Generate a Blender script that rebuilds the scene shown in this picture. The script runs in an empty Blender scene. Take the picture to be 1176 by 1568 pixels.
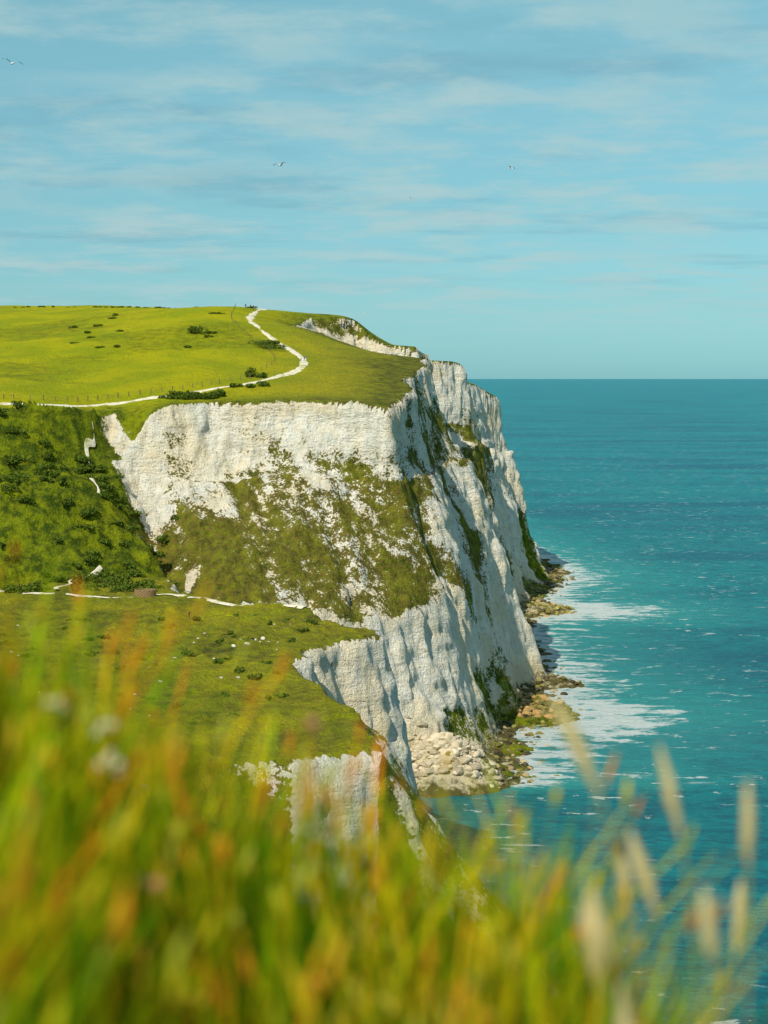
import bpy, math, random
import numpy as np
from mathutils import Vector
random.seed(4); rng=np.random.default_rng(4)
F=np.float32
# ------------------------------------------------------------------ noise
def _h(ix,iy,iz,s):
    n=(ix*np.uint32(374761393)+iy*np.uint32(668265263)+iz*np.uint32(2147483647)+np.uint32(s*974711+13))
    n=(n^(n>>np.uint32(13)))*np.uint32(1274126177)
    n=(n^(n>>np.uint32(15)))*np.uint32(2246822519)
    return ((n^(n>>np.uint32(16)))&np.uint32(0xffff)).astype(F)/F(65535)
def vn(x,y,z=None,s=0):
    x=np.asarray(x,dtype=F);y=np.asarray(y,dtype=F)
    fx=np.floor(x);fy=np.floor(y)
    ix=fx.astype(np.int64).astype(np.uint32);iy=fy.astype(np.int64).astype(np.uint32)
    tx=x-fx;ty=y-fy;tx=tx*tx*(3-2*tx);ty=ty*ty*(3-2*ty);o=np.uint32(1)
    def pl(iz):
        a=_h(ix,iy,iz,s);b=_h(ix+o,iy,iz,s);c=_h(ix,iy+o,iz,s);d=_h(ix+o,iy+o,iz,s)
        a=a+(b-a)*tx;c=c+(d-c)*tx
        return a+(c-a)*ty
    if z is None: return pl(np.uint32(7)*np.ones_like(ix))*2-1
    z=np.asarray(z,dtype=F);fz=np.floor(z);iz=fz.astype(np.int64).astype(np.uint32);tz=z-fz;tz=tz*tz*(3-2*tz)
    a=pl(iz);b=pl(iz+o);return (a+(b-a)*tz)*2-1
def fbm(x,y,z=None,s=0,o=3):
    r=0;a=1.0;t=0
    for i in range(o):
        r=r+a*vn(x*2.03**i,y*2.03**i,None if z is None else z*2.03**i,s+i*17);t+=a;a*=.5
    return r/t
def sm(a,b,x):
    t=np.clip((x-a)/(b-a),0,1);return t*t*(3-2*t)
# ------------------------------------------------------------------ contours (x,y,z metres, sea level 0)
UT=[(-1500,300,80),(-400,360,80),(-150,405,84),(-100,425,86),(-80,436,87),(-71,447,86),(-66,440,85.5),(-55,447,88),(-44,449,88.3),(-32,448,88.7),(-15,450,89),(-5,447,88.5),(1,444,87.5),(3,458,89),(6,475,91),(9,520,96.6),(13,552,100),(12,572,101.5),(-6,590,104.7),(-27,600,111.8),(-34,612,113.5),(-26,640,117),(-10,650,116),(-5,648,110.5),(13,642,106.8),(16,655,104),(12,668,103),(17,688,102),(31,700,100.4),(33,704,97),(27,725,95),(26,760,93),(44,795,91),(50,800,87.5),(51,820,87),(45,860,90),(20,950,95),(0,1200,100),(0,1700,100),(-1500,1700,110)]
UM=[(-1500,270,66),(-400,335,66),(-150,380,68),(-100,400,68),(-80,414,70),(-68,424,70),(-60,430,69),(-52,434,68),(-40,438,68),(-22,439,71),(-8,439,68),(4,438,68),(7,452,69),(10,470,68),(15,500,68),(20,525,69),(24,550,70),(22,575,70),(10,595,72),(2,612,75),(4,628,75),(18,636,72),(26,645,70),(22,672,68),(30,686,68),(38,697,68),(38,715,66),(36,755,62),(50,787,62),(53,799,60),(55,820,60),(50,880,60),(30,960,60),(10,1200,60),(10,1710,60),(-1510,1710,60)]
UL=[(-1500,240,40),(-400,300,40),(-150,350,42),(-100,375,45),(-70,390,45),(-50,398,45),(-40,400,44),(-25,400,42),(-10,404,38),(2,411,35.5),(12,424,38),(17,442,36),(22,465,36),(28,500,35),(34,530,36),(33,560,36),(28,590,38),(26,612,40),(34,640,38),(35,670,36),(42,688,35),(47,702,34),(46,740,34),(60,780,32),(64,803,30),(65,825,30),(60,890,30),(40,970,30),(20,1200,30),(20,1720,30),(-1520,1720,30)]
UB=[(-1500,200,0),(-400,250,0),(-150,300,0),(-80,340,8),(-60,360,15),(-40,375,18),(-20,388,9),(0,397,1.5),(12,398,1.5),(25,406,1.5),(29,440,1.5),(35,475,1.5),(42,505,1.5),(48,530,1.5),(46,560,1.5),(42,600,1.5),(44,640,1.5),(50,680,1.5),(56,700,1.5),(62,740,1.5),(72,775,1.5),(79,810,1.5),(80,830,1.5),(72,900,1.5),(55,980,1.5),(30,1200,1.5),(30,1730,1.5),(-1530,1730,0)]
ST=[(-400,430,48),(-50,402,48),(-45,367,48),(-17,346,48),(-3,318,48),(-2,311,48),(-10,300,48),(-14.5,290,48),(-18.5,281,48),(-12,264,48),(-6.5,250,48),(-4,236,48),(-2,215,48),(-12,211,48),(-24,207,48),(-30,190,48),(-40,150,48),(-60,120,48),(-400,120,48)]
SB=[(-420,470,0),(-30,418,20),(-20,380,20),(-2,352,14),(11,330,3),(8,306,2),(2,290,2),(5,276,2),(25,255,2),(32,235,2),(30,212,2),(8,198,2),(4,165,2),(-6,130,5),(-20,80,5),(-420,70,5)]
def field(C,x,y):
    C=np.array(C,dtype=F);n=len(C);best=np.full(x.shape,1e12,F);W=np.zeros_like(best);Z=np.zeros_like(best);ins=np.zeros(x.shape,bool)
    for i in range(n):
        ax,ay,az=C[i];bx,by,bz=C[(i+1)%n];ex=bx-ax;ey=by-ay
        px=x-ax;py=y-ay;t=np.clip((px*ex+py*ey)/(ex*ex+ey*ey),0,1)
        d=(px-t*ex)**2+(py-t*ey)**2;best=np.minimum(best,d)
        w=1/(d*d+.05);W+=w;Z+=w*(az+(bz-az)*t)
        if abs(ey)>1e-6:
            c=((ay>y)!=(by>y))&(x<ex*(y-ay)/ey+ax);ins^=c
    return np.sqrt(best),Z/W,ins
def polyd(C,x,y):
    best=np.full(x.shape,1e12,F)
    for (ax,ay),(bx,by) in zip(C[:-1],C[1:]):
        ex=bx-ax;ey=by-ay;px=x-ax;py=y-ay;t=np.clip((px*ex+py*ey)/(ex*ex+ey*ey),0,1)
        best=np.minimum(best,(px-t*ex)**2+(py-t*ey)**2)
    return np.sqrt(best)
# upland surface: thin plate spline through survey points
PTS=[p for p in UT if p[0]>-200 and p[1]<1000]+[(-46.4,470,92.3),(-34.5,480,94),(-24,510,98.5),(-30.6,540,104),(-45.8,590,115),(-48,620,119.5),(-48,660,120),(-29,640,118),
 (-97,520,98.6),(-103,455,91),(-140,520,99.5),(-110,600,112),(-140,660,119),(-169,750,125.7),(-111,750,126),(-150,900,128),(-60,700,121),(-30,800,117),(0,1000,105),(-300,750,125),(-300,450,88),(-400,1200,115),(-250,1100,120),(-700,800,120),(-700,450,90),(-400,1700,100),(-1400,900,110),(0,1700,95),(40,600,98),(60,500,93),(40,430,85),(-40,400,82),(-100,390,82)]
PT=np.array(PTS,dtype=np.float64);n=len(PT)
sc=100.0
def phi(r2): return .5*r2*np.log(r2+1e-9)
A=PT[:,:2]/sc;K=phi(((A[:,None]-A[None])**2).sum(-1))+np.eye(n)*2e-4
Pm=np.c_[np.ones(n),A];M=np.block([[K,Pm],[Pm.T,np.zeros((3,3))]])
cf=np.linalg.solve(M,np.r_[PT[:,2],0,0,0])
def ztop(x,y):
    X=x/sc;Y=y/sc;r=cf[n]+cf[n+1]*X+cf[n+2]*Y
    for i in range(n): r=r+F(cf[i])*phi((X-F(A[i,0]))**2+(Y-F(A[i,1]))**2)
    return r.astype(F)
GUL=[(-68,444),(-60,430),(-57,421),(-46,405),(-30,382),(-15,362),(0,345)]
def height(x,y,full=False):
    x=np.asarray(x,dtype=F);y=np.asarray(y,dtype=F)
    ph=(y+.25*x)/31.0;ph=ph-np.floor(ph);tri=np.where(ph<.45,ph/.45,(1-ph)/.55)*2-1
    far=sm(560,640,y)
    wx=fbm(x/19,y/19,s=3,o=3)*(6.4+1.2*far)+vn(x/3.2,y/3.2,s=9)*.4-tri*3.0*sm(460,480,y)+5.0*np.exp(-((y-505)/8)**2)
    wy=fbm(x/14,y/14,s=23,o=3)*3.6+vn(x/3.2,y/3.2,s=29)*.5
    px=x+wx;py=y+wy
    dT,_,iT=field(UT,x+wx*.4,y+wy*.4)
    dM,zM,iM=field(UM,px,py);dL,zL,iL=field(UL,px,py);dB,zB,iB=field(UB,px,py)
    zt=ztop(x,y)+fbm(x/22,y/22,s=41,o=3)*.8
    t1=dT/(dT+dM+1e-6);t1=1-(1-t1)**2.2
    t2=dM/(dM+dL+1e-6);t3=dL/(dL+dB+1e-6);t3=1-(1-t3)**1.7
    rn=fbm(x/5,y/5,s=51,o=3)
    shore=zB-.19*dB+rn*1.3
    plat=3.4*np.exp(-(((x-66)/17)**2+((y-692-(x-66)*.25)/11)**2)**1.5)+3.0*np.exp(-(((x-50)/8)**2+((y-478)/12)**2))
    shore=shore+plat
    h=np.where(iT,zt,np.where(iM|iT,zt+(zM-zt)*t1,np.where(iL,zM+(zL-zM)*t2,np.where(iB,zL+(zB-zL)*t3,shore))))
    cone=12-.75*np.sqrt((x-14)**2+((y-402)*1.1)**2)+rn*1.2
    h=np.where(iB&~iL,np.maximum(h,cone),np.maximum(h,np.where(cone>0,cone,-9)))
    slope=iL&~iM&~iT
    gd=polyd(GUL,x+wx*.25,y+wy*.25)
    h=h-9.0*np.exp(-(gd/4.6)**2)*sm(450,436,y)
    rel=fbm(x/7,y/7,s=61,o=4)
    h=h+np.where(iT,0,1)*(iB|iL|iM)*rel*1.2
    gulx=np.interp(y,[345,362,382,405,421,430,444],[0,-15,-30,-46,-57,-60,-68]).astype(F)
    left=sm(0,-8,x-gulx)
    h=h+left*np.where(iT,0,1)*fbm(x/18,y/30,s=71,o=2)*3.5
    h=h+np.where(slope,1,0)*(1-left)*(1-np.abs(fbm((x+.35*y)/6,y/30,s=75,o=3))*3)*1.1
    sx=x+fbm(x/9,y/9,s=83,o=3)*2.6;sy=y+fbm(x/9,y/9,s=93,o=3)*2.6
    dS,_,iS=field(ST,sx,sy);dSB,zSB,iSB=field(SB,sx,sy)
    ts=dS/(dS+dSB+1e-6)
    hs=np.where(iS,48+fbm(x/16,y/16,s=101,o=4)*1.5,np.where(iSB,48+(zSB-48)*ts,zSB-.9*dSB))
    prof=np.interp(y,[-60,0,3.5,4.5,8,50,120,150,190,300],[94.5,93.55,93.5,93.0,90,68,45,36,15,-30]).astype(F)
    hn=prof-.42*np.clip(x,-1.2,1.2)-.2*(np.clip(x,-4,10)-np.clip(x,-1.2,1.2))-np.maximum(0,x-10)+fbm(x/9,y/9,s=111,o=2)*.4*sm(5,30,y)
    H=np.maximum(np.maximum(h,hs),hn);H=np.maximum(H,-6)
    if not full: return H
    which=np.where(hn>=np.maximum(h,hs),2,np.where(hs>h,1,0))
    return H,dict(iT=iT,iM=iM,iL=iL,iB=iB,dT=dT,iS=iS,iSB=iSB,which=which,gd=gd,t2=t2,t3=t3,dS=dS,left=left)
# ------------------------------------------------------------------ mesh helpers
def grid_mesh(name,X,Y,Z,attrs={}):
    r,c=X.shape;me=bpy.data.meshes.new(name);me.vertices.add(r*c)
    me.vertices.foreach_set('co',np.stack([X,Y,Z],-1).astype(F).ravel())
    i=np.arange(r*c).reshape(r,c);q=np.stack([i[:-1,:-1],i[:-1,1:],i[1:,1:],i[1:,:-1]],-1).reshape(-1,4)
    me.loops.add(q.size);me.loops.foreach_set('vertex_index',q.ravel().astype(np.int32))
    me.polygons.add(len(q));me.polygons.foreach_set('loop_start',np.arange(0,q.size,4,dtype=np.int32))
    me.polygons.foreach_set('use_smooth',np.ones(len(q),bool))
    me.update(calc_edges=True)
    for k,v in attrs.items():
        a=me.attributes.new(k,'FLOAT','POINT');a.data.foreach_set('value',v.astype(F).ravel())
    o=bpy.data.objects.new(name,me);bpy.context.collection.objects.link(o);return o
def poly_mesh(name,V,Q,col=None,smooth=False):
    V=np.asarray(V,dtype=F);Q=np.asarray(Q,dtype=np.int32);k=Q.shape[1]
    me=bpy.data.meshes.new(name);me.vertices.add(len(V));me.vertices.foreach_set('co',V.ravel())
    me.loops.add(Q.size);me.loops.foreach_set('vertex_index',Q.ravel())
    me.polygons.add(len(Q));me.polygons.foreach_set('loop_start',np.arange(0,Q.size,k,dtype=np.int32))
    me.polygons.foreach_set('use_smooth',np.full(len(Q),smooth))
    me.update(calc_edges=True)
    if col is not None:
        a=me.color_attributes.new('col','FLOAT_COLOR','POINT');c=np.ones((len(V),4),F);c[:,:3]=col;a.data.foreach_set('color',c.ravel())
    o=bpy.data.objects.new(name,me);bpy.context.collection.objects.link(o);return o
class NT:
    def __init__(s,name):
        s.m=bpy.data.materials.new(name);s.m.use_nodes=True;s.t=s.m.node_tree;s.t.nodes.clear();s.out=s.n('ShaderNodeOutputMaterial')
    def n(s,ty,**k):
        nd=s.t.nodes.new(ty)
        for a,b in k.items(): setattr(nd,a,b)
        return nd
    def l(s,a,b): s.t.links.new(a,b)
    def val(s,sock,v):
        if hasattr(v,'is_output'): s.l(v,sock)
        else: sock.default_value=v
    def math(s,op,a,b=0.0,clamp=False):
        m=s.n('ShaderNodeMath',operation=op,use_clamp=clamp);s.val(m.inputs[0],a);s.val(m.inputs[1],b);return m.outputs[0]
    def noise(s,vec,scale,detail=4,rough=.55):
        m=s.n('ShaderNodeTexNoise');s.l(vec,m.inputs['Vector']);m.inputs['Scale'].default_value=scale;m.inputs['Detail'].default_value=detail;m.inputs['Roughness'].default_value=rough;return m.outputs['Fac']
    def mapv(s,vec,scale,rot=(0,0,0)):
        m=s.n('ShaderNodeMapping');s.l(vec,m.inputs['Vector']);m.inputs['Scale'].default_value=scale;m.inputs['Rotation'].default_value=rot;return m.outputs[0]
    def step(s,v,a,b):
        m=s.n('ShaderNodeMapRange',interpolation_type='SMOOTHSTEP');s.val(m.inputs['Value'],v)
        if a>b:
            m.inputs['From Min'].default_value=b;m.inputs['From Max'].default_value=a;m.inputs['To Min'].default_value=1;m.inputs['To Max'].default_value=0
        else:
            m.inputs['From Min'].default_value=a;m.inputs['From Max'].default_value=b
        return m.outputs[0]
    def mix(s,f,a,b):
        m=s.n('ShaderNodeMix',data_type='RGBA');s.val(m.inputs[0],f)
        for sk,v in((m.inputs[6],a),(m.inputs[7],b)):
            if hasattr(v,'is_output'): s.l(v,sk)
            else: sk.default_value=(*v,1)
        return m.outputs[2]
    def attr(s,name):
        return s.n('ShaderNodeAttribute',attribute_name=name)
    def bsdf(s,col,rough=.9,spec=.2,normal=None):
        b=s.n('ShaderNodeBsdfPrincipled')
        if hasattr(col,'is_output'): s.l(col,b.inputs['Base Color'])
        else: b.inputs['Base Color'].default_value=(*col,1)
        b.inputs['Roughness'].default_value=rough;b.inputs['Specular IOR Level'].default_value=spec
        if normal is not None: s.l(normal,b.inputs['Normal'])
        s.l(b.outputs[0],s.out.inputs[0]);return b
    def bump(s,h,dist,strength=1.0,normal=None):
        b=s.n('ShaderNodeBump');s.l(h,b.inputs['Height']);b.inputs['Distance'].default_value=dist;b.inputs['Strength'].default_value=strength
        if normal is not None: s.l(normal,b.inputs['Normal'])
        return b.outputs[0]
# ------------------------------------------------------------------ terrain
def grow(a,b,s0,g):
    r=[a];s=s0
    while abs(r[-1]-a)<abs(b-a):
        r.append(r[-1]+(s if b>a else -s));s*=g
    return r[1:]
xs=np.array(sorted(grow(-108,-1400,.5,1.04))+list(np.arange(-108,90,.42))+grow(89.8,150,1,1.1),dtype=F)
ys=np.array(sorted(grow(6,-80,.6,1.15))+list(np.arange(6,196,2.2))+list(np.arange(196,330,.5))+list(np.arange(330,560,.42))+list(np.arange(560,710,.55))+list(np.arange(710,860,.7))+grow(860,1650,1,1.04),dtype=F)
X,Y=np.meshgrid(xs,ys)
Z,I=height(X,Y,True)
gy,gx=np.gradient(Z.astype(np.float64),ys.astype(np.float64),xs.astype(np.float64))
gx=gx.astype(F);gy=gy.astype(F)
sl=np.sqrt(gx**2+gy**2)
w=I['which'];iT=I['iT'];iM=I['iM'];iL=I['iL'];leftm=I['left']
steep=sm(1.0,1.9,sl)
face=~iT&(w==0)
v_face=.13+.38*fbm(X/9,Y/9,Z/9,s=5,o=3)
upper=iM&~iT;mids=iL&~iM&~iT
camside=sm(16,9,X)*sm(462,450,Y)
dg=fbm((X+Z*.9)/4.5,(X-Z)/15,Y/40,s=15,o=4)
v_mid=.50+.62*dg+.12*sm(62,46,Z)+.26*sm(-26,-40,X)*sm(66,58,Z)+.24*sm(-4,6,X)-.08*steep
v=np.where(upper,v_face+camside*(.14+.30*sm(84,70,Z)*(.6+dg)),np.where(mids,v_mid*camside+(1-camside)*(v_face+.08),v_face))
band=np.exp(-((Y-(487+.38*(Z-17)))/8)**2)*sm(6,12,Z)
streak=sm(.05,.30,fbm(Y/20+Z/26,Z/20-Y/60,s=79,o=4))*(1-camside)
v=v+streak*.42+band*.46
v=v*(1-leftm)+leftm*1.1
gb=np.exp(-(I['gd']/5)**2)
v=np.where((gb>.15)&(sl>.9)&(Y<450)&~iT,v-gb*(.26+.8*sm(414,432,Y)+1.0*fbm(X/5,Y/5,s=19,o=2)),v)
shelf=(w==1)&~I['iS']
notch=sm(258,266,Y)*sm(330,316,Y)+sm(190,198,Y)*sm(224,215,Y)*sm(1,-2,X)*sm(-13,-9,X)
vs=np.where(notch>.5,.10+.3*fbm(X/5,Y/5,Z/5,s=17,o=2),.70+.6*fbm(X/6,Y/6,s=18,o=3))
veg=np.where(face,v,1.0);veg=np.where(shelf,vs,veg)
dedge=np.where(iT,I['dT'],99)
veg=np.where(iT,1.0-.22*np.exp(-(dedge/2.6)**2),veg)
scrub=np.where(iT,.0+.75*np.exp(-(dedge/8)**2)+sm(-25,5,X)*.55+.40*sm(.15,.5,fbm(X/60,Y/25,s=88,o=3)),.85)
scrub=np.where((w==0)&~iT&(leftm>.5),.92+.35*fbm(X/8,Y/8,s=89,o=3),scrub)
scrub=np.where((w==1)&I['iS'],.50+.6*fbm(X/14,Y/14,s=90,o=3),scrub)
dry=np.where(iT,sm(-60,-10,X)*sm(700,560,Y)*.6,0)+np.where(w==1,.6,0)+(1-leftm)*(np.where(mids,.9,0)+np.where(upper,.6,0))
nz=1/np.sqrt(1+sl**2);nx=-gx*nz;ny=-gy*nz
chalk=(1-sm(.35,.6,veg))*sm(.6,1.3,sl)
rib=1-np.abs(fbm(X/6.5,Y/6.5,Z/30,s=31,o=4))*2.4
led=fbm(X/14,Y/14,Z/2.6,s=35,o=3)
blk=fbm(X/2.6,Y/2.6,Z/3.2,s=37,o=3)
amp=1+.4*sm(540,640,Y)
disp=chalk*(rib*1.25+led*.8+blk*.8)*amp
bush=np.maximum(0,fbm(X/3.0,Y/3.0,s=131,o=3)+.05)*np.where((w==0)&~iT,1,0)*sm(.45,.8,veg)*1.9
Xd=X+disp*nx;Yd=Y+disp*ny;Zd=Z+disp*nz*.3+bush
Zd=Zd+np.maximum(0,fbm(X/2.5,Y/2.5,s=141,o=2))*.9*((w==1)&I['iS'])
terrain=grid_mesh('clifftop_terrain',Xd,Yd,Zd,dict(veg=veg,scrub=scrub,dry=dry))
m=NT('terrain_chalk_and_turf')
P=m.n('ShaderNodeNewGeometry').outputs['Position']
veg_a=m.attr('veg').outputs['Fac'];scr=m.attr('scrub').outputs['Fac'];dry_a=m.attr('dry').outputs['Fac']
n1=m.noise(P,.35,6,.65);n2=m.noise(P,1.7,5,.6);n3=m.noise(P,.06,4,.5)
n4=m.noise(m.mapv(P,(.4,.4,1.6)),.5,6,.7);n5=m.noise(m.mapv(P,(1,1,.22)),.9,5,.7);n6=m.noise(m.mapv(P,(.7,.7,.12)),.35,5,.65)
mask=m.step(m.math('ADD',veg_a,m.math('MULTIPLY',m.math('SUBTRACT',m.math('ADD',m.math('MULTIPLY',n1,.5),m.math('MULTIPLY',n2,.5)),.5),2.2)),.45,.54)
ch=m.mix(m.step(n1,.35,.65),(.90,.86,.74),(.86,.78,.60))
ch=m.mix(m.math('MULTIPLY',m.step(n4,.52,.62),.40),ch,(.44,.44,.37))
ch=m.mix(m.math('MULTIPLY',m.step(n5,.55,.64),.42),ch,(.38,.39,.30))
ch=m.mix(m.math('MULTIPLY',m.step(n6,.50,.64),.45),ch,(.50,.52,.43))
ch=m.mix(m.math('MULTIPLY',m.step(n3,.47,.60),.50),ch,(.84,.68,.40))
sep=m.n('ShaderNodeSeparateXYZ');m.l(P,sep.inputs[0])
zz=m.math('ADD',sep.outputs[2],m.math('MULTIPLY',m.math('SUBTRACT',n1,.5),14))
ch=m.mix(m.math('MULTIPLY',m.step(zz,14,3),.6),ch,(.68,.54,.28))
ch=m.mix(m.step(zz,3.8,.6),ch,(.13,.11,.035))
g_f=m.mix(m.step(n3,.38,.62),(.430,.415,.003),(.300,.350,.004))
g_f=m.mix(m.math('MULTIPLY',m.step(n1,.45,.7),.4),g_f,(.44,.36,.014))
g_s=m.mix(m.step(n1,.38,.62),(.170,.215,.006),(.045,.080,.005))
g_s=m.mix(m.math('MULTIPLY',m.step(n2,.5,.7),.6),g_s,(.26,.24,.014))
gr=m.mix(m.math('ADD',scr,m.math('MULTIPLY',m.math('SUBTRACT',n1,.5),1.3),True),g_f,g_s)
gr=m.mix(m.math('MULTIPLY',dry_a,m.step(n2,.35,.65)),gr,(.20,.135,.035))
edge=m.math('MULTIPLY',mask,m.math('SUBTRACT',1.0,mask))
col=m.mix(mask,ch,gr);col=m.mix(m.math('MULTIPLY',edge,1.8,True),col,(.18,.14,.05))
hb=m.math('ADD',m.math('MULTIPLY',n2,.8),m.math('MULTIPLY',m.noise(P,5.5,4,.6),.4))
bc=m.bump(m.math('ADD',hb,m.math('ADD',m.math('MULTIPLY',n4,1.2),m.math('MULTIPLY',n5,1.1))),1.3,.9)
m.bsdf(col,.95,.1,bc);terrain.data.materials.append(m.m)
# ------------------------------------------------------------------ sea
sx=np.array(sorted(grow(-60,-40000,6,1.5))+list(np.arange(-60,260,1.8))+grow(260,60000,3,1.25),dtype=F)
sy=np.array(sorted(grow(150,-3000,4,1.5))+list(np.arange(150,1000,2.2))+grow(1000,90000,4,1.18),dtype=F)
SX,SY=np.meshgrid(sx,sy)
dB,_,iB=field(UB,SX,SY)
shd=np.where(iB,0,dB)
shd=np.minimum(shd,np.maximum(0,np.sqrt((SX-70)**2+((SY-695)*1.3)**2)-18));shd=np.minimum(shd,np.maximum(0,np.sqrt((SX-51)**2+(SY-478)**2)-9))
shd=shd+60*sm(400,385,SY)
sea=grid_mesh('sea',SX,SY,np.zeros_like(SX),dict(shore=shd))
m=NT('sea_water');P=m.n('ShaderNodeNewGeometry').outputs['Position']
sh=m.attr('shore').outputs['Fac']
w1=m.noise(m.mapv(P,(.5,1.0,1),(0,0,.15)),.16,8,.74);w2=m.noise(m.mapv(P,(.45,1.0,1),(0,0,-.1)),.75,5,.7);big=m.noise(m.mapv(P,(.3,1.2,1)),.008,5,.6)
colw=m.mix(m.step(big,.36,.60),(.0006,.125,.175),(.0006,.235,.245))
colw=m.mix(m.math('MULTIPLY',m.step(w1,.44,.58),.60),colw,(.0004,.075,.125))
colw=m.mix(m.math('MULTIPLY',m.step(w2,.50,.60),.45),colw,(.010,.300,.310))
colw=m.mix(m.math('MULTIPLY',m.step(sh,90,3),.60),colw,(.05,.42,.38))
caps=m.noise(m.mapv(P,(.50,1.0,1)),.26,4,.7);capz=m.noise(P,.022,3,.6)
capm=m.math('MULTIPLY',m.step(caps,.610,.64),m.step(capz,.44,.58))
caps2=m.noise(m.mapv(P,(.35,1.0,1)),.045,5,.7)
capm=m.math('MAXIMUM',capm,m.math('MULTIPLY',m.step(caps2,.655,.70),m.step(caps,.46,.56)))
fo=m.noise(m.mapv(P,(.45,1.0,1),(0,0,.25)),.17,7,.75)
foam=m.step(m.math('ADD',fo,m.math('MULTIPLY',m.math('POWER',m.step(sh,55,0),2.0),.24)),.600,.67)
foam=m.math('MULTIPLY',foam,m.step(sh,65,30))
fm=m.math('MAXIMUM',m.math('MULTIPLY',capm,.9),m.math('MULTIPLY',foam,.9),True)
colw=m.mix(fm,colw,(.74,.80,.76))
b=m.bump(m.math('ADD',m.math('MULTIPLY',w1,3.0),m.math('MULTIPLY',w2,1.2)),1.3,1.0)
m.bsdf(colw,.4,.10,b);sea.data.materials.append(m.m)
# ------------------------------------------------------------------ paths
def catmull(pts,step):
    P=np.array(pts,float);P=np.vstack([2*P[0]-P[1],P,2*P[-1]-P[-2]]);out=[]
    for i in range(1,len(P)-2):
        k=max(2,int(np.linalg.norm(P[i+1]-P[i])/step))
        for t in np.arange(k)/k:
            a,b,c,d=P[i-1],P[i],P[i+1],P[i+2]
            out.append(.5*((2*b)+(c-a)*t+(2*a-5*b+4*c-d)*t*t+(3*b-a-3*c+d)*t**3))
    out.append(P[-2]);return np.array(out)
def ribbon(name,pts,wd,mat,lift=.14,seed=0,rag=.45):
    C=catmull(pts,.8);T=np.gradient(C,axis=0);T/=np.linalg.norm(T,axis=1)[:,None]+1e-9;N=np.c_[-T[:,1],T[:,0]]
    s=np.arange(len(C))*.8
    ww=wd*np.clip(1+rag*vn(s/6,s*0+seed,s=7)+.8*rag*vn(s/1.5,s*0+seed,s=8),.15,2)
    u=np.linspace(-.5,.5,7)
    X=C[:,0:1]+N[:,0:1]*ww[:,None]*u;Y=C[:,1:2]+N[:,1:2]*ww[:,None]*u
    Z=height(X,Y)+lift-.12*(np.abs(u)*2)**3
    o=grid_mesh(name,X,Y,Z);o.data.materials.append(mat);return o
m=NT('trodden_chalk');P=m.n('ShaderNodeNewGeometry').outputs['Position'];a=m.noise(P,.9,5,.6);a2=m.noise(P,.25,4,.6)
m.bsdf(m.mix(m.step(a2,.54,.68),m.mix(m.step(a,.42,.7),(.68,.62,.48),(.42,.38,.18)),(.28,.27,.03)),.95,.1,m.bump(a,.3,.4));chalkpath=m.m
PATH=[(-190,405),(-150,418),(-120,430),(-97,440),(-85,446),(-72,456),(-58,462),(-46,470),(-38,476),(-31,488),(-25,505),(-24.5,520),(-28,535),(-34,552),(-41,570),(-46,588),(-47,606),(-46,625),(-44,660)]
ribbon('footpath',PATH,2.3,chalkpath)
ribbon('footpath',[(-120,384),(-84,374),(-70,368),(-56,362),(-48,364),(-34,356),(-22,349),(-16,344)],1.6,chalkpath,.3,3)
ribbon('footpath',[(-66,398),(-68,392),(-71,386),(-70,381),(-72,376),(-71,370)],.8,chalkpath,.9,5)
ribbon('footpath',[(-75,439),(-74.0,436),(-75.5,433),(-74,429)],1.1,chalkpath,.8,8,.8)
ribbon('footpath',[(-72,420),(-70,418),(-69.5,416)],1.3,chalkpath,1.0,9,.8)
# ------------------------------------------------------------------ fence
def boxv(V,Q,c,s,yaw=0):
    b=len(V);cs,sn=math.cos(yaw),math.sin(yaw)
    for dz in(0,1):
        for dx,dy in((-1,-1),(1,-1),(1,1),(-1,1)):
            x=dx*s[0]/2;y=dy*s[1]/2;V.append((c[0]+x*cs-y*sn,c[1]+x*sn+y*cs,c[2]+dz*s[2]))
    for f in((0,3,2,1),(4,5,6,7),(0,1,5,4),(1,2,6,5),(2,3,7,6),(3,0,4,7)): Q.append([b+i for i in f])
m=NT('weathered_wood');m.bsdf(m.mix(m.noise(m.n('ShaderNodeNewGeometry').outputs['Position'],6),(.10,.08,.04),(.22,.18,.10)),.9,.1);wood=m.m
def fence(pts,th=.2,sp=3.0):
    V=[];Q=[];C=catmull(pts,sp);z=height(C[:,0],C[:,1])
    for i,(p,h) in enumerate(zip(C,z)):
        boxv(V,Q,(p[0],p[1],h-.2),(th,th,1.5+.15*random.random()),random.random())
        if i+1<len(C):
            q=C[i+1];h2=z[i+1]
            for k in(.5,.85,1.15):
                b=len(V);V+= [(p[0],p[1],h+k),(q[0],q[1],h2+k),(q[0],q[1],h2+k+.02),(p[0],p[1],h+k+.02)];Q.append([b,b+1,b+2,b+3])
    o=poly_mesh('post_and_wire_fence',V,Q);o.data.materials.append(wood)
fence([(-190,412),(-150,425),(-120,437),(-97,447),(-84,453),(-72,462),(-58,468),(-46,477),(-38,484)])
fence([(-36,500),(-33,515),(-36,535),(-43,555),(-50,575),(-53,592),(-54,620)],.12,5.0)
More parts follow.
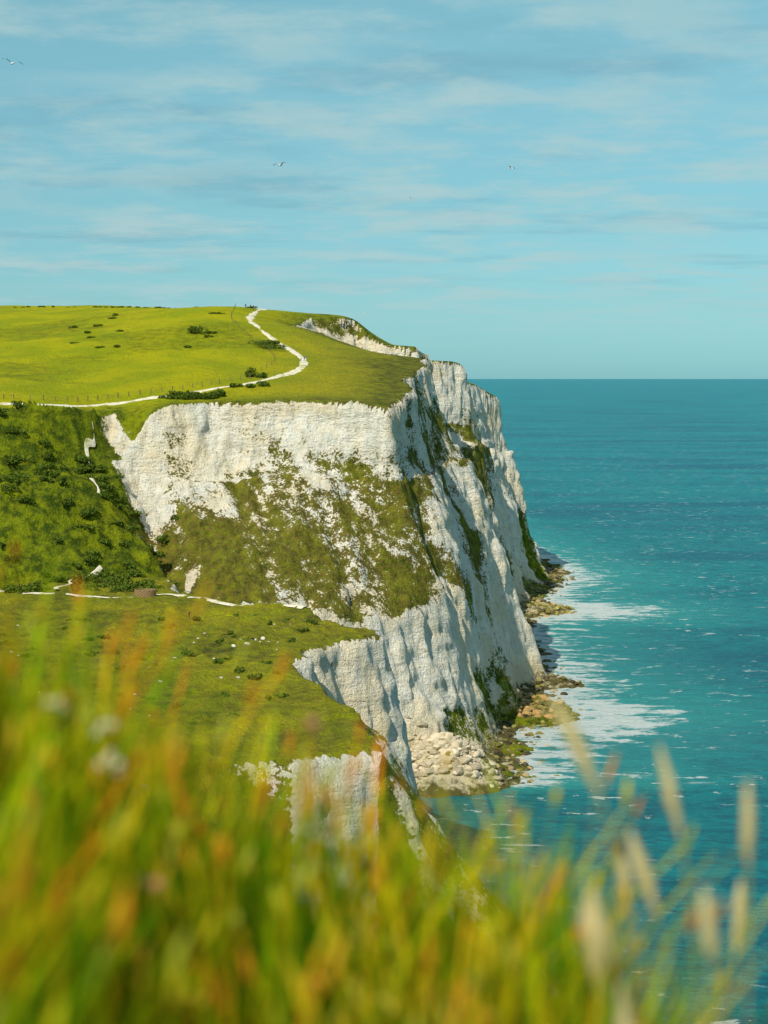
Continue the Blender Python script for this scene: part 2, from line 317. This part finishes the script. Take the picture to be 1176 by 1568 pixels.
# ------------------------------------------------------------------ bushes (leaf clumps)
m=NT('shrub_leaves');g=m.attr('col').outputs['Color'];m.bsdf(g,.8,.15);leafm=m.m
def bushes(name,items):
    V=[];Cc=[]
    for (x,y,rx,ry,rz) in items:
        z0=float(height(np.array([x]),np.array([y]))[0])
        lobes=[(rng.normal(0,.45)*rx,rng.normal(0,.45)*ry,rng.uniform(.1,.6)*rz,rng.uniform(.35,.65)) for _ in range(7)]
        nl=int(min(900,160*rx*rz+120))
        for k in range(nl):
            lx,ly,lz,lr=lobes[k%7]
            d=rng.normal(size=3);d/=np.linalg.norm(d);d*=rng.uniform(.6,1.05)
            c=np.array([x+lx+d[0]*rx*lr,y+ly+d[1]*ry*lr,z0+max(0,lz+d[2]*rz*lr)])
            a=rng.normal(size=3);a/=np.linalg.norm(a);b=np.cross(a,rng.normal(size=3));b/=np.linalg.norm(b);s=rng.uniform(.16,.34)
            V+= [c-a*s,c-b*s*.6,c+a*s,c+b*s*.6]
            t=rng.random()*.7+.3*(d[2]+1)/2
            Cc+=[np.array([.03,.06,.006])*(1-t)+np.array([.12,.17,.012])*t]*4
    V=np.array(V);Q=np.arange(len(V)).reshape(-1,4)
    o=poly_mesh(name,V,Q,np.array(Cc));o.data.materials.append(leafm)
bushes('hawthorn_bush',[(-61,560,2.8,2.2,2.6)])
bushes('hawthorn_bush',[(-38,488,2.2,1.8,2.2),(-35,486,1.6,1.5,1.4)])
bushes('hawthorn_bush',[(-39,545,4,4,1.4),(-34.5,540,5,3,1.3),(-36,548,4,4,1.4)])
bushes('bramble_thicket',[(-52+rng.uniform(-7,8),457+rng.uniform(-2,2.5),rng.uniform(1.6,2.6),1.6,rng.uniform(1.2,2.2)) for _ in range(11)])
bushes('bramble_thicket',[(-37,470,2,1.5,1.3),(-33,472,2.4,1.5,1.5),(-41,471,1.8,1.5,1.2)])
bushes('gorse_scrub',[(-125+rng.random()*74,372+rng.random()*58,rng.uniform(.9,2.8),rng.uniform(.9,2.4),rng.uniform(.7,2.1)) for _ in range(190)])
bushes('gorse_scrub',[(-115+rng.random()*85,540+rng.random()*130,rng.uniform(.8,2),1.2,rng.uniform(.4,.9)) for _ in range(20)])
bushes('gorse_scrub',[(-70+rng.random()*58,240+rng.random()*100,rng.uniform(.4,1.2),1,rng.uniform(.3,.8)) for _ in range(60)])
bushes('gorse_scrub',[(-160+k*1.5+rng.normal()*.5,748+rng.normal()*4,rng.uniform(.5,1.2),1,rng.uniform(.3,.7)) for k in range(64) if rng.random()<.4])
# ------------------------------------------------------------------ shore rocks and chalk rubble
import bmesh
bm=bmesh.new();bmesh.ops.create_icosphere(bm,subdivisions=2,radius=1);ico=np.array([v.co[:] for v in bm.verts]);icf=np.array([[v.index for v in f.verts] for f in bm.faces]);bm.free()
def rocks(name,items):
    VV=[];QQ=[];CC=[];b=0
    zs=height(np.array([i[0] for i in items]),np.array([i[1] for i in items]))
    for (x,y,s,c),z0 in zip(items,zs):
        if z0<-1.2: continue
        z0=max(float(z0),-.4)
        v=ico.copy()
        for _ in range(7):
            d=rng.normal(size=3);d/=np.linalg.norm(d);k=rng.uniform(.45,.85);t=v@d;v-=np.outer(np.maximum(0,t-k),d)
        v=v*np.array([s*rng.uniform(.8,1.5),s*rng.uniform(.8,1.3),s*rng.uniform(.5,.9)])
        an=rng.random()*6.28;R=np.array([[math.cos(an),-math.sin(an),0],[math.sin(an),math.cos(an),0],[0,0,1]])
        v=v@R.T+np.array([x,y,z0+s*.1]);VV.append(v);QQ.append(icf+b);b+=len(v);CC.append(np.tile(c,(len(v),1))*rng.uniform(.55,1.1))
    o=poly_mesh(name,np.vstack(VV),np.vstack(QQ),np.vstack(CC));o.data.materials.append(rockm)
m=NT('chalk_boulder');g=m.attr('col').outputs['Color'];P=m.n('ShaderNodeNewGeometry').outputs['Position'];nn=m.noise(P,1.2,5,.6)
m.bsdf(m.mix(m.math('MULTIPLY',m.step(nn,.45,.7),.5),g,(.26,.20,.09)),.95,.1,m.bump(nn,.4,.6));rockm=m.m
it=[]
for _ in range(700): it.append((rng.normal(14,6),rng.uniform(392,408),rng.uniform(.3,1.0)**3*1.5+.15,(.60,.51,.36)))
for _ in range(160): it.append((rng.normal(40,4),rng.uniform(470,500),rng.uniform(.4,1)**2*1.1+.2,(.45,.28,.10)))
rocks('chalk_rubble',it)
it=[]
base=catmull([(p[0],p[1]) for p in UB[7:24]],1.0)
for _ in range(1500):
    p=base[rng.integers(len(base))];o_=abs(rng.normal(0,6));g=rng.random()
    it.append((p[0]+o_+rng.normal()*1.5,p[1]-.5*o_+rng.normal()*2,rng.uniform(.3,1)**3*1.2+.12,(.20,.18,.04) if g<.42 else ((.07,.06,.03) if g<.78 else (.45,.35,.18))))
for _ in range(420):
    it.append((rng.uniform(52,88),rng.normal(694,10),rng.uniform(.3,1)**3*1.3+.15,(.28,.25,.05) if rng.random()<.65 else (.40,.32,.16)))
for _ in range(260):
    it.append((rng.uniform(40,62),rng.normal(478,11),rng.uniform(.3,1)**3*1.0+.12,(.26,.23,.05)))
rocks('shore_rocks',it)
rocks('chalk_blocks',[(-24+rng.normal()*1.5,300+rng.normal()*2,rng.uniform(.2,.6),(.7,.66,.55)) for _ in range(14)]+[(-70+rng.random()*55,235+rng.random()*100,rng.uniform(.1,.35),(.6,.56,.45)) for _ in range(60)])
# ------------------------------------------------------------------ brick ring wall on the shelf
V=[];Q=[];cx,cy=-50.5,361.0;zz0=float(height(np.array([cx]),np.array([cy]))[0])
for r_ in range(6):
    for k in range(16):
        a=2*math.pi*(k+.5*(r_%2))/16
        boxv(V,Q,(cx+2.1*math.cos(a),cy+1.5*math.sin(a),zz0-.2+r_*.30),(.34,.74,.285),a)
o=poly_mesh('brick_wall_ring',V,Q);m=NT('red_brick');m.bsdf(m.mix(m.noise(m.n('ShaderNodeNewGeometry').outputs['Position'],2.5),(.22,.13,.06),(.34,.24,.12)),.9,.1);o.data.materials.append(m.m)
# ------------------------------------------------------------------ hikers
def hiker(x,y,yaw,coat,trous,stride=.22,hh=1.72):
    z=float(height(np.array([x]),np.array([y]))[0])+.12
    vs=[(0,0,.95,.15),(0,0,1.15,.15),(0,0,1.38,.17),(0,0,1.5,.07),(0,.01,1.58,.085),(0,.02,1.68,.09),
        (.1,0,.88,.1),(.11,stride*.6,.5,.065),(.11,stride*.5-.04,.08,.045),(.11,stride*.5+.14,.04,.04),
        (-.1,0,.88,.1),(-.11,-stride*.3,.5,.065),(-.11,-stride-.05,.1,.045),(-.11,-stride+.12,.04,.04),
        (.2,0,1.4,.065),(.26,-.08,1.13,.045),(.27,.06,.9,.035),(.27,.1,.82,.03),
        (-.2,0,1.4,.065),(-.26,-.02,1.13,.045),(-.26,.16,.93,.035),(-.26,.2,.86,.03)]
    ed=[(0,1),(1,2),(2,3),(3,4),(4,5),(0,6),(6,7),(7,8),(8,9),(0,10),(10,11),(11,12),(12,13),(2,14),(14,15),(15,16),(16,17),(2,18),(18,19),(19,20),(20,21)]
    me=bpy.data.meshes.new('hiker');me.from_pydata([v[:3] for v in vs],ed,[]);o=bpy.data.objects.new('hiker',me);bpy.context.collection.objects.link(o)
    sk=o.modifiers.new('skin','SKIN')
    for i,v in enumerate(vs): me.skin_vertices[0].data[i].radius=(v[3],v[3]*.85)
    me.skin_vertices[0].data[0].use_root=True
    su=o.modifiers.new('sub','SUBSURF');su.levels=1;su.render_levels=1
    s=hh/1.77;o.scale=(s,s,s);o.location=(x,y,z);o.rotation_euler=(0,0,yaw)
    m=NT('walker_clothes');tc=m.n('ShaderNodeTexCoord').outputs['Object'];sp=m.n('ShaderNodeSeparateXYZ');m.l(tc,sp.inputs[0])
    c=m.mix(m.step(sp.outputs[2],.93,.96),trous,coat);c=m.mix(m.step(sp.outputs[2],1.5,1.52),c,(.45,.27,.18));c=m.mix(m.step(sp.outputs[2],1.69,1.71),c,(.05,.03,.02));c=m.mix(m.step(sp.outputs[2],.1,.07),c,(.03,.03,.03))
    m.bsdf(c,.8,.2);me.materials.append(m.m)
hiker(-48.6,622,2.9,(.03,.03,.05),(.02,.02,.03));hiker(-47.6,622.5,3.1,(.15,.03,.03),(.03,.03,.05));hiker(-50.4,621,.2,(.02,.03,.06),(.05,.05,.05))
hiker(-25.2,518,3.1,(.6,.62,.65),(.04,.05,.12));hiker(-24.2,519,2.9,(.05,.10,.30),(.03,.03,.05));hiker(-38,333,1.2,(.03,.04,.06),(.04,.04,.05))
# ------------------------------------------------------------------ gulls
m=NT('gull_feathers');tc=m.n('ShaderNodeTexCoord').outputs['Object'];sp=m.n('ShaderNodeSeparateXYZ');m.l(tc,sp.inputs[0]);ax=m.math('ABSOLUTE',sp.outputs[0])
m.bsdf(m.mix(m.step(ax,.50,.56),m.mix(m.step(ax,.09,.13),(.75,.75,.72),(.30,.32,.34)),(.02,.02,.02)),.7,.2);gm=m.m
def gull(x,y,z,yaw,lift,roll):
    V=[];Q=[];secs=[(-.30,.005,.0),(-.2,.035,.0),(-.08,.065,0),(.05,.075,0),(.15,.055,.01),(.2,.04,.025),(.25,.045,.03),(.30,.025,.025),(.36,.006,.015)]
    for (yy,r,zc) in secs:
        for k in range(8): a=k*math.pi/4;V.append((r*math.cos(a),yy,zc+r*.9*math.sin(a)))
    for i in range(len(secs)-1):
        for k in range(8): Q.append([i*8+k,i*8+(k+1)%8,(i+1)*8+(k+1)%8,(i+1)*8+k])
    for sd in(-1,1):
        st=[(.04,.11,-.07,.03),(.2,.14,-.05,.03+lift*.6),(.36,.13,-.04,.03+lift),(.5,.06,-.08,.03+lift*.8),(.62,-.03,-.12,.03+lift*.45),(.68,-.12,-.14,.03+lift*.3)]
        for top in(0,1):
            b=len(V)
            for (xx,le,te,h) in st: V.append((sd*xx,le,h+.012*top));V.append((sd*xx,te,h-.002+.012*top*.5))
            for i in range(5): Q.append([b+2*i,b+2*i+1,b+2*i+3,b+2*i+2])
    b=len(V);V+=[(-.03,-.22,.0),(.03,-.22,0),(.08,-.42,0),(-.08,-.42,0)];Q.append([b,b+1,b+2,b+3])
    o=poly_mesh('seagull',V,Q,smooth=True);o.data.materials.append(gm);o.location=(x,y,z);o.rotation_euler=(math.radians(8),roll,yaw)
gull(-21.8,100,113.4,.5,.16,.15);gull(-8.5,140,112.4,-.6,.18,-.1);gull(14.9,200,119.5,.9,.18,.1);gull(10.3,300,144,.3,.1,0);gull(5,320,128.6,1,.12,.1);gull(-4.4,360,108.6,.4,.1,.1)
# ------------------------------------------------------------------ foreground grass
canx=[-1.6,-.765,-.6,-.375,-.206,.016,.198,.32,.38,.43,.666,.765,1.6];cand=[.38,.45,.55,.68,.74,.81,.88,.86,.90,1.14,1.32,1.37,1.5]
def blades(name,N,xr,yr,kind):
    x=rng.uniform(*xr,N);y=rng.uniform(*yr,N)
    cl=fbm(x*3.1,y*3.1,s=201,o=2);keep=rng.random(N)<np.clip(.75+cl*1.2,.12,1);x=x[keep];y=y[keep];cl=cl[keep];N=len(x)
    g=height(x,y)-.02
    top=95-np.interp(x,canx,cand)+.05*vn(x*5,y*5,s=211)
    L=np.maximum(.10,(top-g))*np.where(kind=='seed',rng.uniform(.85,1.15,N),np.clip(rng.normal(.82,.16,N),.3,1.08))
    az=rng.uniform(0,6.283,N);bend=rng.uniform(.05,.55,N)*L;wd=rng.uniform(.003,.008,N)*(1 if kind!='seed' else .5)
    face=rng.uniform(0,3.1416,N);S=6;t=np.linspace(0,1,S)
    lean=np.stack([np.cos(az)*.8+.1,np.sin(az)*.8],-1)
    cx=x[:,None]+lean[:,0:1]*bend[:,None]*t**2;cy=y[:,None]+lean[:,1:2]*bend[:,None]*t**2;cz=g[:,None]+L[:,None]*(t-.14*(bend/L)[:,None]*t**3)
    wv=wd[:,None]*(1-t**2.5*.85)
    if kind=='seed': wv=wd[:,None]*np.ones(S)
    dx=np.cos(face)[:,None]*wv;dy=np.sin(face)[:,None]*wv
    V=np.stack([np.stack([cx-dx,cy-dy,cz],-1),np.stack([cx+dx,cy+dy,cz],-1)],2).reshape(N,S*2,3)
    q=np.array([[2*i,2*i+1,2*i+3,2*i+2] for i in range(S-1)]);Q=(q[None]+(np.arange(N)*S*2)[:,None,None]).reshape(-1,4)
    pal=np.array([[.10,.24,.004],[.28,.38,.004],[.52,.47,.005],[.02,.07,.005],[.66,.42,.012],[.64,.22,.012]])
    pr=np.array([.30,.27,.18,.19,.04,.02]) if kind!='seed' else np.array([.08,.15,.32,0,.33,.12])
    hue=vn(x*2.2,y*2.2,s=231)
    idx=rng.choice(6,N,p=pr);warm=(hue>.30)&(rng.random(N)<.20);idx=np.where(warm,4,idx)
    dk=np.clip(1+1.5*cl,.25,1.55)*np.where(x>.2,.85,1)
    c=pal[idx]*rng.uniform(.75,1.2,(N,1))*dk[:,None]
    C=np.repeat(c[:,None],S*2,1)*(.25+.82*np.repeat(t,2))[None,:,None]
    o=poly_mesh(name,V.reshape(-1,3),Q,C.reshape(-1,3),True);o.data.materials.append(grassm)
    return cx[:,-1],cy[:,-1],cz[:,-1],lean
m=NT('grass_blade');g=m.attr('col').outputs['Color'];d=m.n('ShaderNodeBsdfDiffuse');tr=m.n('ShaderNodeBsdfTranslucent');m.l(g,d.inputs[0]);m.l(g,tr.inputs[0]);mx=m.n('ShaderNodeMixShader');mx.inputs[0].default_value=.35;m.l(d.outputs[0],mx.inputs[1]);m.l(tr.outputs[0],mx.inputs[2]);m.l(mx.outputs[0],m.out.inputs[0]);grassm=m.m
blades('tall_grass',17000,(-1.7,1.7),(1.4,3.7),'blade')
hx,hy,hz,ln=blades('seed_grass_stalks',650,(-1.5,.38),(1.7,3.6),'seed')
def heads(name,P,Lh,rad,cols):
    VV=[];QQ=[];CC=[];b=0
    for (p,d,l,r,c) in zip(P,Lh[0],Lh[1],rad,cols):
        d=np.array(d);d/=np.linalg.norm(d);a=np.cross(d,[0,1,.1]);a/=np.linalg.norm(a);e=np.cross(d,a);ts=np.linspace(0,1,6)
        v=[]
        for t in ts:
            rr=r*math.sin(math.pi*(t*.9+.07))**.7
            for k in range(6):
                an=k*math.pi/3+t*2;v.append(p+d*l*t+(a*math.cos(an)+e*math.sin(an))*rr*rng.uniform(.7,1.3))
        q=[[i*6+k,i*6+(k+1)%6,(i+1)*6+(k+1)%6,(i+1)*6+k] for i in range(5) for k in range(6)]
        VV.append(np.array(v));QQ.append(np.array(q)+b);b+=36;CC.append(np.tile(c,(36,1)))
    o=poly_mesh(name,np.vstack(VV),np.vstack(QQ),np.vstack(CC),True);o.data.materials.append(grassm)
Pp=np.stack([hx,hy,hz-.02],-1);N=len(Pp)
dirs=np.stack([ln[:,0]*.4,ln[:,1]*.4,np.full(N,1.)],-1)
sp_=np.array([[.70,.46,.03],[.70,.30,.02],[.60,.54,.02],[.55,.56,.06]])
heads('grass_seed_heads',Pp,(dirs,rng.uniform(.03,.08,N)),rng.uniform(.004,.007,N),sp_[rng.integers(0,4,N)])
# pale plumes leaning on the right: (root x, root y, tip drop below eye level, lean, head length)
pl=[(.50,3.0,.58,-.12,.17),(.60,3.1,.70,-.06,.15),(.64,3.0,.74,.0,.13),(.45,2.8,.86,-.07,.14),(.49,3.2,.90,-.03,.13),(.56,3.0,.82,-.08,.14),(.41,2.7,.86,-.06,.14),(.66,3.3,1.0,.02,.12),(.53,2.6,.80,-.03,.1),(.38,2.5,.92,-.02,.14),(.36,2.6,.80,-.03,.12)]
VV=[];QQ=[];P_=[];D_=[];L_=[];R_=[];C_=[];b=0
for (x,y,dz,lean,lh) in pl:
    g=float(height(np.array([x]),np.array([y]))[0]);tip=95-dz;t=np.linspace(0,1,9)
    cx=x+lean*t**2;cz=g+(tip-lh*.9-g)*t;cy=y+0*t
    for i in range(9):
        for k in range(4): an=k*math.pi/2;VV.append((cx[i]+.0025*math.cos(an),cy[i]+.0025*math.sin(an),cz[i]))
    for i in range(8):
        for k in range(4): QQ.append([b+i*4+k,b+i*4+(k+1)%4,b+(i+1)*4+(k+1)%4,b+(i+1)*4+k])
    b+=36;P_.append(np.array([cx[-1],cy[-1],cz[-1]]));D_.append((lean*4,0,1));L_.append(lh*1.15);R_.append(.013);C_.append((.74,.62,.30))
o=poly_mesh('plume_grass_stems',VV,QQ,np.tile((.45,.42,.08),(len(VV),1)),True);o.data.materials.append(grassm)
heads('plume_grass_heads',P_,(D_,L_),R_,C_)
fl=[(-.50,3.0,.62,(.75,.70,.42)),(-.56,2.9,.56,(.7,.64,.35)),(-.47,2.9,.66,(.75,.70,.45)),(-.40,2.9,.98,(.8,.25,.15)),(-.36,2.7,.80,(.7,.28,.25)),(-.14,3.2,.66,(.5,.25,.15)),(-.3,2.6,.95,(.8,.5,.05)),(-.1,2.5,.9,(.8,.55,.05)),(.15,2.6,.98,(.8,.5,.05)),(-.62,2.7,.8,(.8,.3,.05)),(.0,2.7,1.0,(.8,.55,.08))]
P_=[];D_=[];L_=[];R_=[];C_=[]
for (x,y,dz,c) in fl:
    for k in range(5):
        P_.append(np.array([x+rng.normal()*.012,y+rng.normal()*.012,95-dz+rng.normal()*.008]));D_.append((rng.normal(),rng.normal(),.6));L_.append(.018);R_.append(.008);C_.append(c)
heads('wildflowers',P_,(D_,L_),R_,C_)
# ------------------------------------------------------------------ light, sky, camera
ts=Vector((-.34,-.58,.70)).normalized()
L=bpy.data.lights.new('sun','SUN');L.energy=5.0;L.angle=math.radians(.5);L.color=(1,.94,.80);o=bpy.data.objects.new('sun',L);bpy.context.collection.objects.link(o);o.rotation_euler=ts.to_track_quat('Z','Y').to_euler()
W=bpy.data.worlds.new('World');bpy.context.scene.world=W;W.use_nodes=True;t=W.node_tree;t.nodes.clear()
m=NT.__new__(NT);m.t=t
out=m.n('ShaderNodeOutputWorld');bg=m.n('ShaderNodeBackground');bg.inputs[1].default_value=.14;m.l(bg.outputs[0],out.inputs[0])
sky=m.n('ShaderNodeTexSky',sky_type='NISHITA',sun_disc=False);sky.sun_elevation=math.asin(ts.z);sky.sun_rotation=math.atan2(ts.x,ts.y);sky.air_density=1.0;sky.dust_density=.3;sky.ozone_density=3.0;sky.altitude=90
tc=m.n('ShaderNodeTexCoord').outputs['Generated'];sp=m.n('ShaderNodeSeparateXYZ');m.l(tc,sp.inputs[0])
rp=m.n('ShaderNodeValToRGB');m.l(m.math('MULTIPLY',sp.outputs[2],2.0),rp.inputs[0]);e=rp.color_ramp.elements
e[0].position=0;e[0].color=(.24,.54,.76,1);e[1].position=1;e[1].color=(.90,1,.95,1)
for p_,c_ in((.08,(.33,.57,.66,1)),(.2,(.43,.67,.63,1)),(.44,(.68,.95,.73,1))): q_=e.new(p_);q_.color=c_
tint=m.n('ShaderNodeMix',data_type='RGBA',blend_type='MULTIPLY');tint.inputs[0].default_value=1;m.l(sky.outputs[0],tint.inputs[6]);m.l(rp.outputs[0],tint.inputs[7])
zz=m.math('ADD',m.math('MAXIMUM',sp.outputs[2],0.0),.07)
cb=m.n('ShaderNodeCombineXYZ');m.l(m.math('DIVIDE',sp.outputs[0],zz),cb.inputs[0]);m.l(m.math('DIVIDE',sp.outputs[1],zz),cb.inputs[1])
c1=m.noise(m.mapv(cb.outputs[0],(2.2,2.2,1),(0,0,.12)),1.0,8,.62);c2=m.noise(m.mapv(cb.outputs[0],(.7,.8,1)),.7,3,.5)
cl=m.math('MULTIPLY',m.step(c1,.40,.66),m.step(c2,.28,.52))
cl=m.math('MULTIPLY',cl,m.step(sp.outputs[2],.012,.06))
c3=m.noise(m.mapv(cb.outputs[0],(1.0,1.6,1),(0,0,-.1)),.9,5,.6)
dk=m.mix(m.math('MULTIPLY',m.step(c3,.48,.68),m.math('MULTIPLY',m.step(sp.outputs[2],.03,.08),.35)),tint.outputs[2],(1.1,2.3,3.0))
mx=m.mix(m.math('MULTIPLY',cl,.78),dk,(3.1,4.4,4.5));m.l(mx,bg.inputs[0])
cam=bpy.data.cameras.new('camera');co=bpy.data.objects.new('camera',cam);bpy.context.collection.objects.link(co);bpy.context.scene.camera=co
co.location=(0,0,95);co.rotation_euler=(math.radians(90),0,0);cam.sensor_fit='VERTICAL';cam.sensor_height=36;cam.lens=60;cam.shift_y=-.1314;cam.clip_start=.1;cam.clip_end=200000
cam.dof.use_dof=True;cam.dof.focus_distance=450;cam.dof.aperture_fstop=1.8
sc_=bpy.context.scene;sc_.view_settings.view_transform='Standard';sc_.view_settings.look='None';sc_.view_settings.exposure=0
